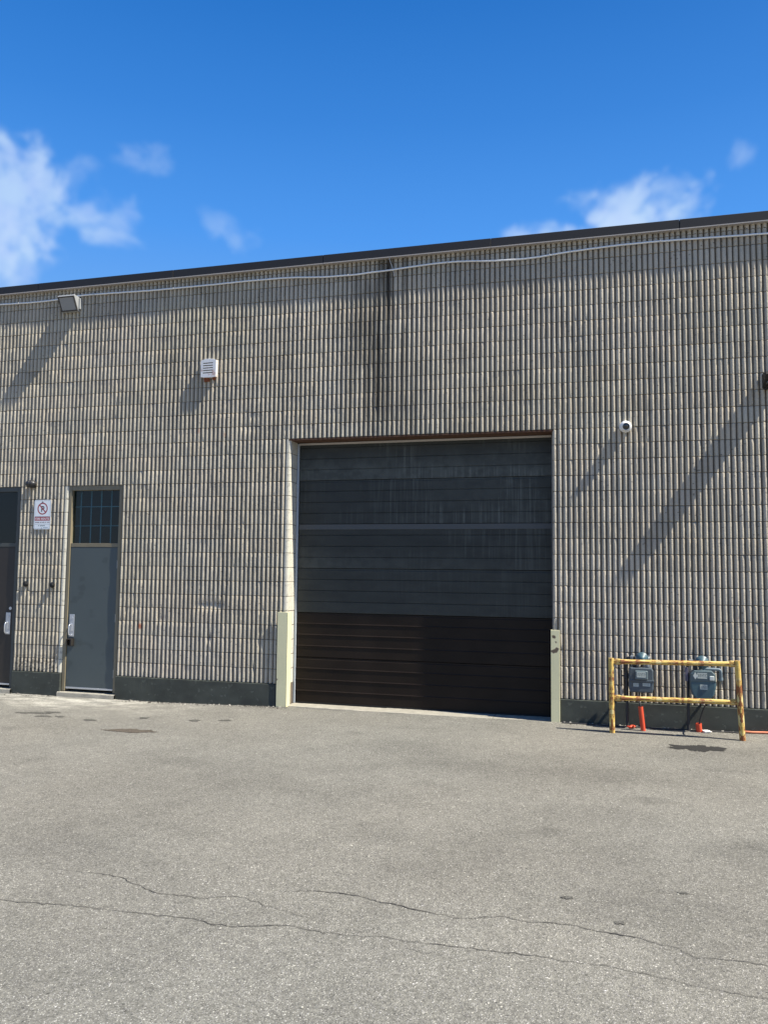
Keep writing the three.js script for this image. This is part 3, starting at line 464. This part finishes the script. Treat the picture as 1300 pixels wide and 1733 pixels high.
{
  const t = thing('gas_meter', 'slate grey square gas meter behind the yellow rail, left one', 'gas meter', .385, 0, 0, 'gas meters on the wall');
  add('body', ext([[-.115, .17], [.115, .17], [.125, .2], [.125, .41], [.112, .43], [-.112, .43], [-.125, .41], [-.125, .2]], .15, .016, .09), meterGrey, t);
  add('seam', ext([[-.128, .283], [.14, .283], [.145, .292], [.14, .301], [-.128, .301]], .168, .004, .081), meterGrey, t);
  const ix = add('index_box', box(-.07, .075, .31, .415, .235, .28, .012), mat([.12, .16, .175], .4), t);
  { const [g, m] = label(.1, .062, 3, 3); g.translate(0, .37, .2815); add('dial_label', g, m, ix); }
  { const [g, m] = label(.085, .035, 4, 2); g.translate(.06, .25, .2415); add('label_plate', g, m, t); const [g2, m2] = label(.06, .04, 8, 2); g2.translate(-.06, .245, .2415); add('label_plate', g2, m2, t); }
  add('inlet_pipe', merge(rod([-.075, .43, .165], [-.075, .56, .165], .018), rod([-.075, .46, .165], [-.075, .485, .165], .03, .03, 6), tube([[-.16, -.3, .1], [-.16, .2, .1], [-.16, .5, .11], [-.14, .55, .14], [-.075, .555, .165]], .017, 30, 10)), iron, t);
  regulator(t, .015, .55, .165, .075, meterBlue);
  add('union', merge(rod([-.06, .555, .165], [.0, .553, .165], .022), rod([-.11, .555, .15], [-.085, .556, .16], .03, .03, 6)), galv, t);
  add('outlet_pipe', merge(rod([.075, .43, .165], [.075, .5, .165], .02), rod([.075, .455, .165], [.075, .475, .165], .032, .032, 6), tube([[.075, .49, .165], [.08, .545, .16], [.1, .555, .12], [.1, .555, -.03]], .018, 20, 10)), galv, t);
  add('shutoff_valve', merge(rod([-.16, .3, .1], [-.16, .36, .1], .032, .032, 8), box(-.225, -.165, .322, .336, .09, .11, .003), rod([-.222, .2, .1], [-.222, .4, .1], .006)), iron, t);
}
{
  const t = thing('gas_meter', 'blue grey rounded gas meter behind the yellow rail, right one', 'gas meter', 1.075, 0, 0, 'gas meters on the wall');
  add('body', ext([[-.07, .13], [.07, .13], [.1, .165], [.122, .25], [.122, .33], [-.122, .33], [-.122, .25], [-.1, .165]], .15, .018, .1), meterBlue, t);
  add('upper_body', ext([[-.128, .325], [.128, .325], [.12, .4], [.09, .43], [-.09, .43], [-.12, .4]], .16, .014, .094), mat([.085, .125, .14], .45), t);
  { const [g, m] = label(.105, .062, 5, 3); g.translate(-.01, .385, .2565); add('dial_label', g, m, t); const [g2, m2] = label(.08, .055, 6, 4); g2.translate(.005, .255, .2525); add('label_plate', g2, m2, t); }
  { const g = new THREE.CylinderGeometry(.034, .034, .003, 4); g.rotateX(Math.PI / 2); g.scale(.75, 1.2, 1); g.translate(-.085, .382, .256); add('hazard_label', g, plate, t); }
  add('seal_box', box(.07, .12, .335, .385, .25, .272, .006), plate, t);
  add('inlet_pipe', merge(rod([-.075, .43, .175], [-.075, .53, .175], .018), rod([-.075, .45, .175], [-.075, .475, .175], .03, .03, 6), tube([[-.155, -.3, .1], [-.155, .2, .1], [-.155, .48, .11], [-.14, .53, .14], [-.075, .535, .175]], .018, 30, 10)), iron, t);
  add('bypass_pipe', box(-.185, -.15, .3, .46, .11, .13, .004), mat([.14, .13, .18], .6), t);
  regulator(t, 0, .535, .175, .075, meterBlue);
  add('union', merge(rod([-.06, .535, .175], [-.01, .533, .175], .022), rod([-.14, .54, .15], [-.1, .536, .165], .026, .026, 6)), galv, t);
  add('outlet_pipe', merge(tube([[.02, .43, .175], [.02, .452, .175], [.04, .458, .175], [.17, .456, .175], [.195, .45, .175], [.203, .42, .17], [.206, .34, .15]], .017, 40, 10, .2), rod([.206, .36, .15], [.206, .33, .15], .025, .025, 8), tube([[.206, .34, .15], [.207, .315, .12], [.207, .31, -.03]], .016, 14, 8)), mat([.17, .22, .25], .45), t);
}
const railTex = (seed, th) => tex(256, 512, (u, v, i, j) => {
  const uu = Math.abs(u - .5) * 2, n = fbm(uu * 4, v * 9, 151 + seed, 4), n2 = fbm(uu * 13, v * 40, 152 + seed, 4), t = 1 + .12 * (hash(i, j, 153) - .5) + .3 * (n - .5); let c = [.62 * t, .43 * t, .11 * t];
  const pale = sm(.52, .7, fbm(uu * 5 + 4, v * 14, 154 + seed, 3)); c = [c[0] + .07 * pale, c[1] + .13 * pale, c[2] + .13 * pale];
  const s = sm(th, th + .05, n * .62 + n2 * .38), d = vn(i / 5, j / 5, 4), rc = [.16 + .16 * d, .05 + .07 * d, .015 + .02 * d]; return c.map((q, k) => q + (rc[k] - q) * s);
}, 1, 1), railMap = railTex(0, .535);
const rustyPostM = new THREE.MeshStandardMaterial({ map: railTex(40, .47), roughness: .7 });
const railM = new THREE.MeshStandardMaterial({ map: railMap, roughness: .65, bumpMap: wallBump, bumpScale: .001 }), rustM = new THREE.MeshStandardMaterial({ map: tex(128, 128, (u, v, i, j) => { const n = fbm(u * 10, v * 10, 161, 4), s = sm(.52, .62, fbm(u * 7, v * 7, 162, 3)); return [.2 * n + .1 + .3 * s, .07 * n + .03 + .22 * s, .03 + .04 * s]; }), roughness: .85 });
{
  const t = thing('guard_rail', 'rusty yellow pipe guard rail in front of the gas meters', 'guard rail', .75, 0, .5), Z = 0;
  const gy = (x) => groundY(x, .5);
  const p1 = add('post', rod([-.703, gy(.05) - .1, Z], [-.71, .575, Z], .032, .031, 18), railM, t);
  const p2 = add('post', rod([.706, gy(1.45) - .1, Z], [.662, .598, Z], .033, .031, 18), rustyPostM, t);
  for (const [y0, y1] of [[.535, .56], [.115, .135]]) {
    const A = [-.6, y0 + .002, .004], B = [.575, y1 - .002, .004]; const r = add('rail', rod(A, B, .028, .028, 18), railM, t);
    const fl = (x, y, dir) => { const g = new THREE.SphereGeometry(.03, 14, 10); g.scale(1.9, 1.25, .45); g.translate(x + dir * .03, y, .004); return g; };
    add('flattened_end', merge(fl(-.6, y0, -1), fl(.575, y1, 1)), railM, r);
    add('tab', merge(box(-.69, -.635, y0 - .035, y0 + .035, -.008, -.001, .003), box(.62, .69, y1 - .035, y1 + .035, -.008, -.001, .003)), rustM, r);
    for (const [x, y] of [[-.655, y0], [.64, y1]]) add('bolt', rod([x, y, -.001], [x, y, .022], .011, .011, 6), rustM, r);
  }
}
/* orange sleeves, wires and scraps at the foot of the wall */
const redM = mat([.62, .075, .03], .5);
function sleeve(x, z, h, lx, lz, r) { const y = groundY(x, z) - .02, prof = [[r * .8, h], [r, h], [r, 0], [r * .8, 0]].map(([a, b]) => new THREE.Vector2(a, b)); const g = new THREE.LatheGeometry(prof.reverse(), 20); const g2 = new THREE.LatheGeometry([[r * .8, 0], [r * .8, h]].map(([a, b]) => new THREE.Vector2(a, b)), 20); const q = merge(g, g2); q.rotateX(lx); q.rotateZ(lz); q.translate(x, y, z); return q; }
tag(add('pipe_sleeve', sleeve(.402, .27, .3, .02, .1, .028), redM), 'tall orange plastic sleeve leaning below the left gas meter', 'pipe sleeve', 'orange pipe sleeves');
tag(add('pipe_sleeve', sleeve(1.035, .14, .12, .1, .08, .034), redM), 'short orange plastic sleeve below the right gas meter', 'pipe sleeve', 'orange pipe sleeves');
tag(add('ground_wire', tube([[.4, -.2, .265], [.372, .0, .262], [.362, .05, .25], [.365, .12, .2], [.375, .2, .15], [.38, .3, .1]], .009, 30, 8), iron), 'black wire rising from the tall orange sleeve', 'wire');
tag(add('ground_wire', tube([[1.035, -.25, .14], [1.045, -.14, .15], [1.08, .0, .2], [1.12, .1, .3], [1.14, .125, .42]], .009, 40, 8), iron), 'black wire rising from the short orange sleeve to the rail', 'wire');
{
  const r = rng(4), l = [];
  for (const [x, z] of [[.25, .17], [.285, .15], [.27, .2]]) { const g = new THREE.TorusGeometry(.022 + .006 * r(), .011, 8, 14, 4.2); g.rotateX(1.2 + r()); g.rotateY(r() * 6); g.translate(x, groundY(x, z) + .022, z); l.push(g); }
  tag(add('plastic_scrap', merge(l), redM), 'crumpled scrap of orange plastic on the ground beside the tall sleeve', 'scrap');
  const g = new THREE.IcosahedronGeometry(.04, 1), p = g.attributes.position; for (let i = 0; i < p.count; i++) { const k = .7 + .6 * hash(p.getX(i) * 999, p.getY(i) * 999, 3); p.setXYZ(i, p.getX(i) * k * 1.3, p.getY(i) * k * .45, p.getZ(i) * k); } g.computeVertexNormals(); g.translate(1.12, groundY(1.12, .17) + .014, .17);
  tag(add('broken_stone', g, mat([.72, .7, .66], .9)), 'white broken stone beside the short orange sleeve', 'stone');
  const hs = [], hz = [1.5, 1.6, 1.75, 1.95, 2.3, 2.9, 3.8]; hz.forEach((x, i) => hs.push([x, groundY(x, .07) + .017, .05 + .02 * Math.sin(i * 1.7)]));
  tag(add('hose', tube(hs, .013, 60, 8), mat([.6, .2, .1], .6)), 'orange hose lying along the foot of the wall at the right', 'hose');
  const cb = [[-.55, .09], [-.2, .1], [.1, .13], [.35, .1], [.6, .12], [.85, .09], [1.05, .12], [1.3, .1], [1.5, .09]].map(([x, z]) => [x, groundY(x, z) + .009, z]);
  tag(add('ground_cable', tube(cb, .007, 90, 6), iron), 'thin black cable lying along the plinth behind the guard rail', 'cable');
}

renderer.render(scene, camera);
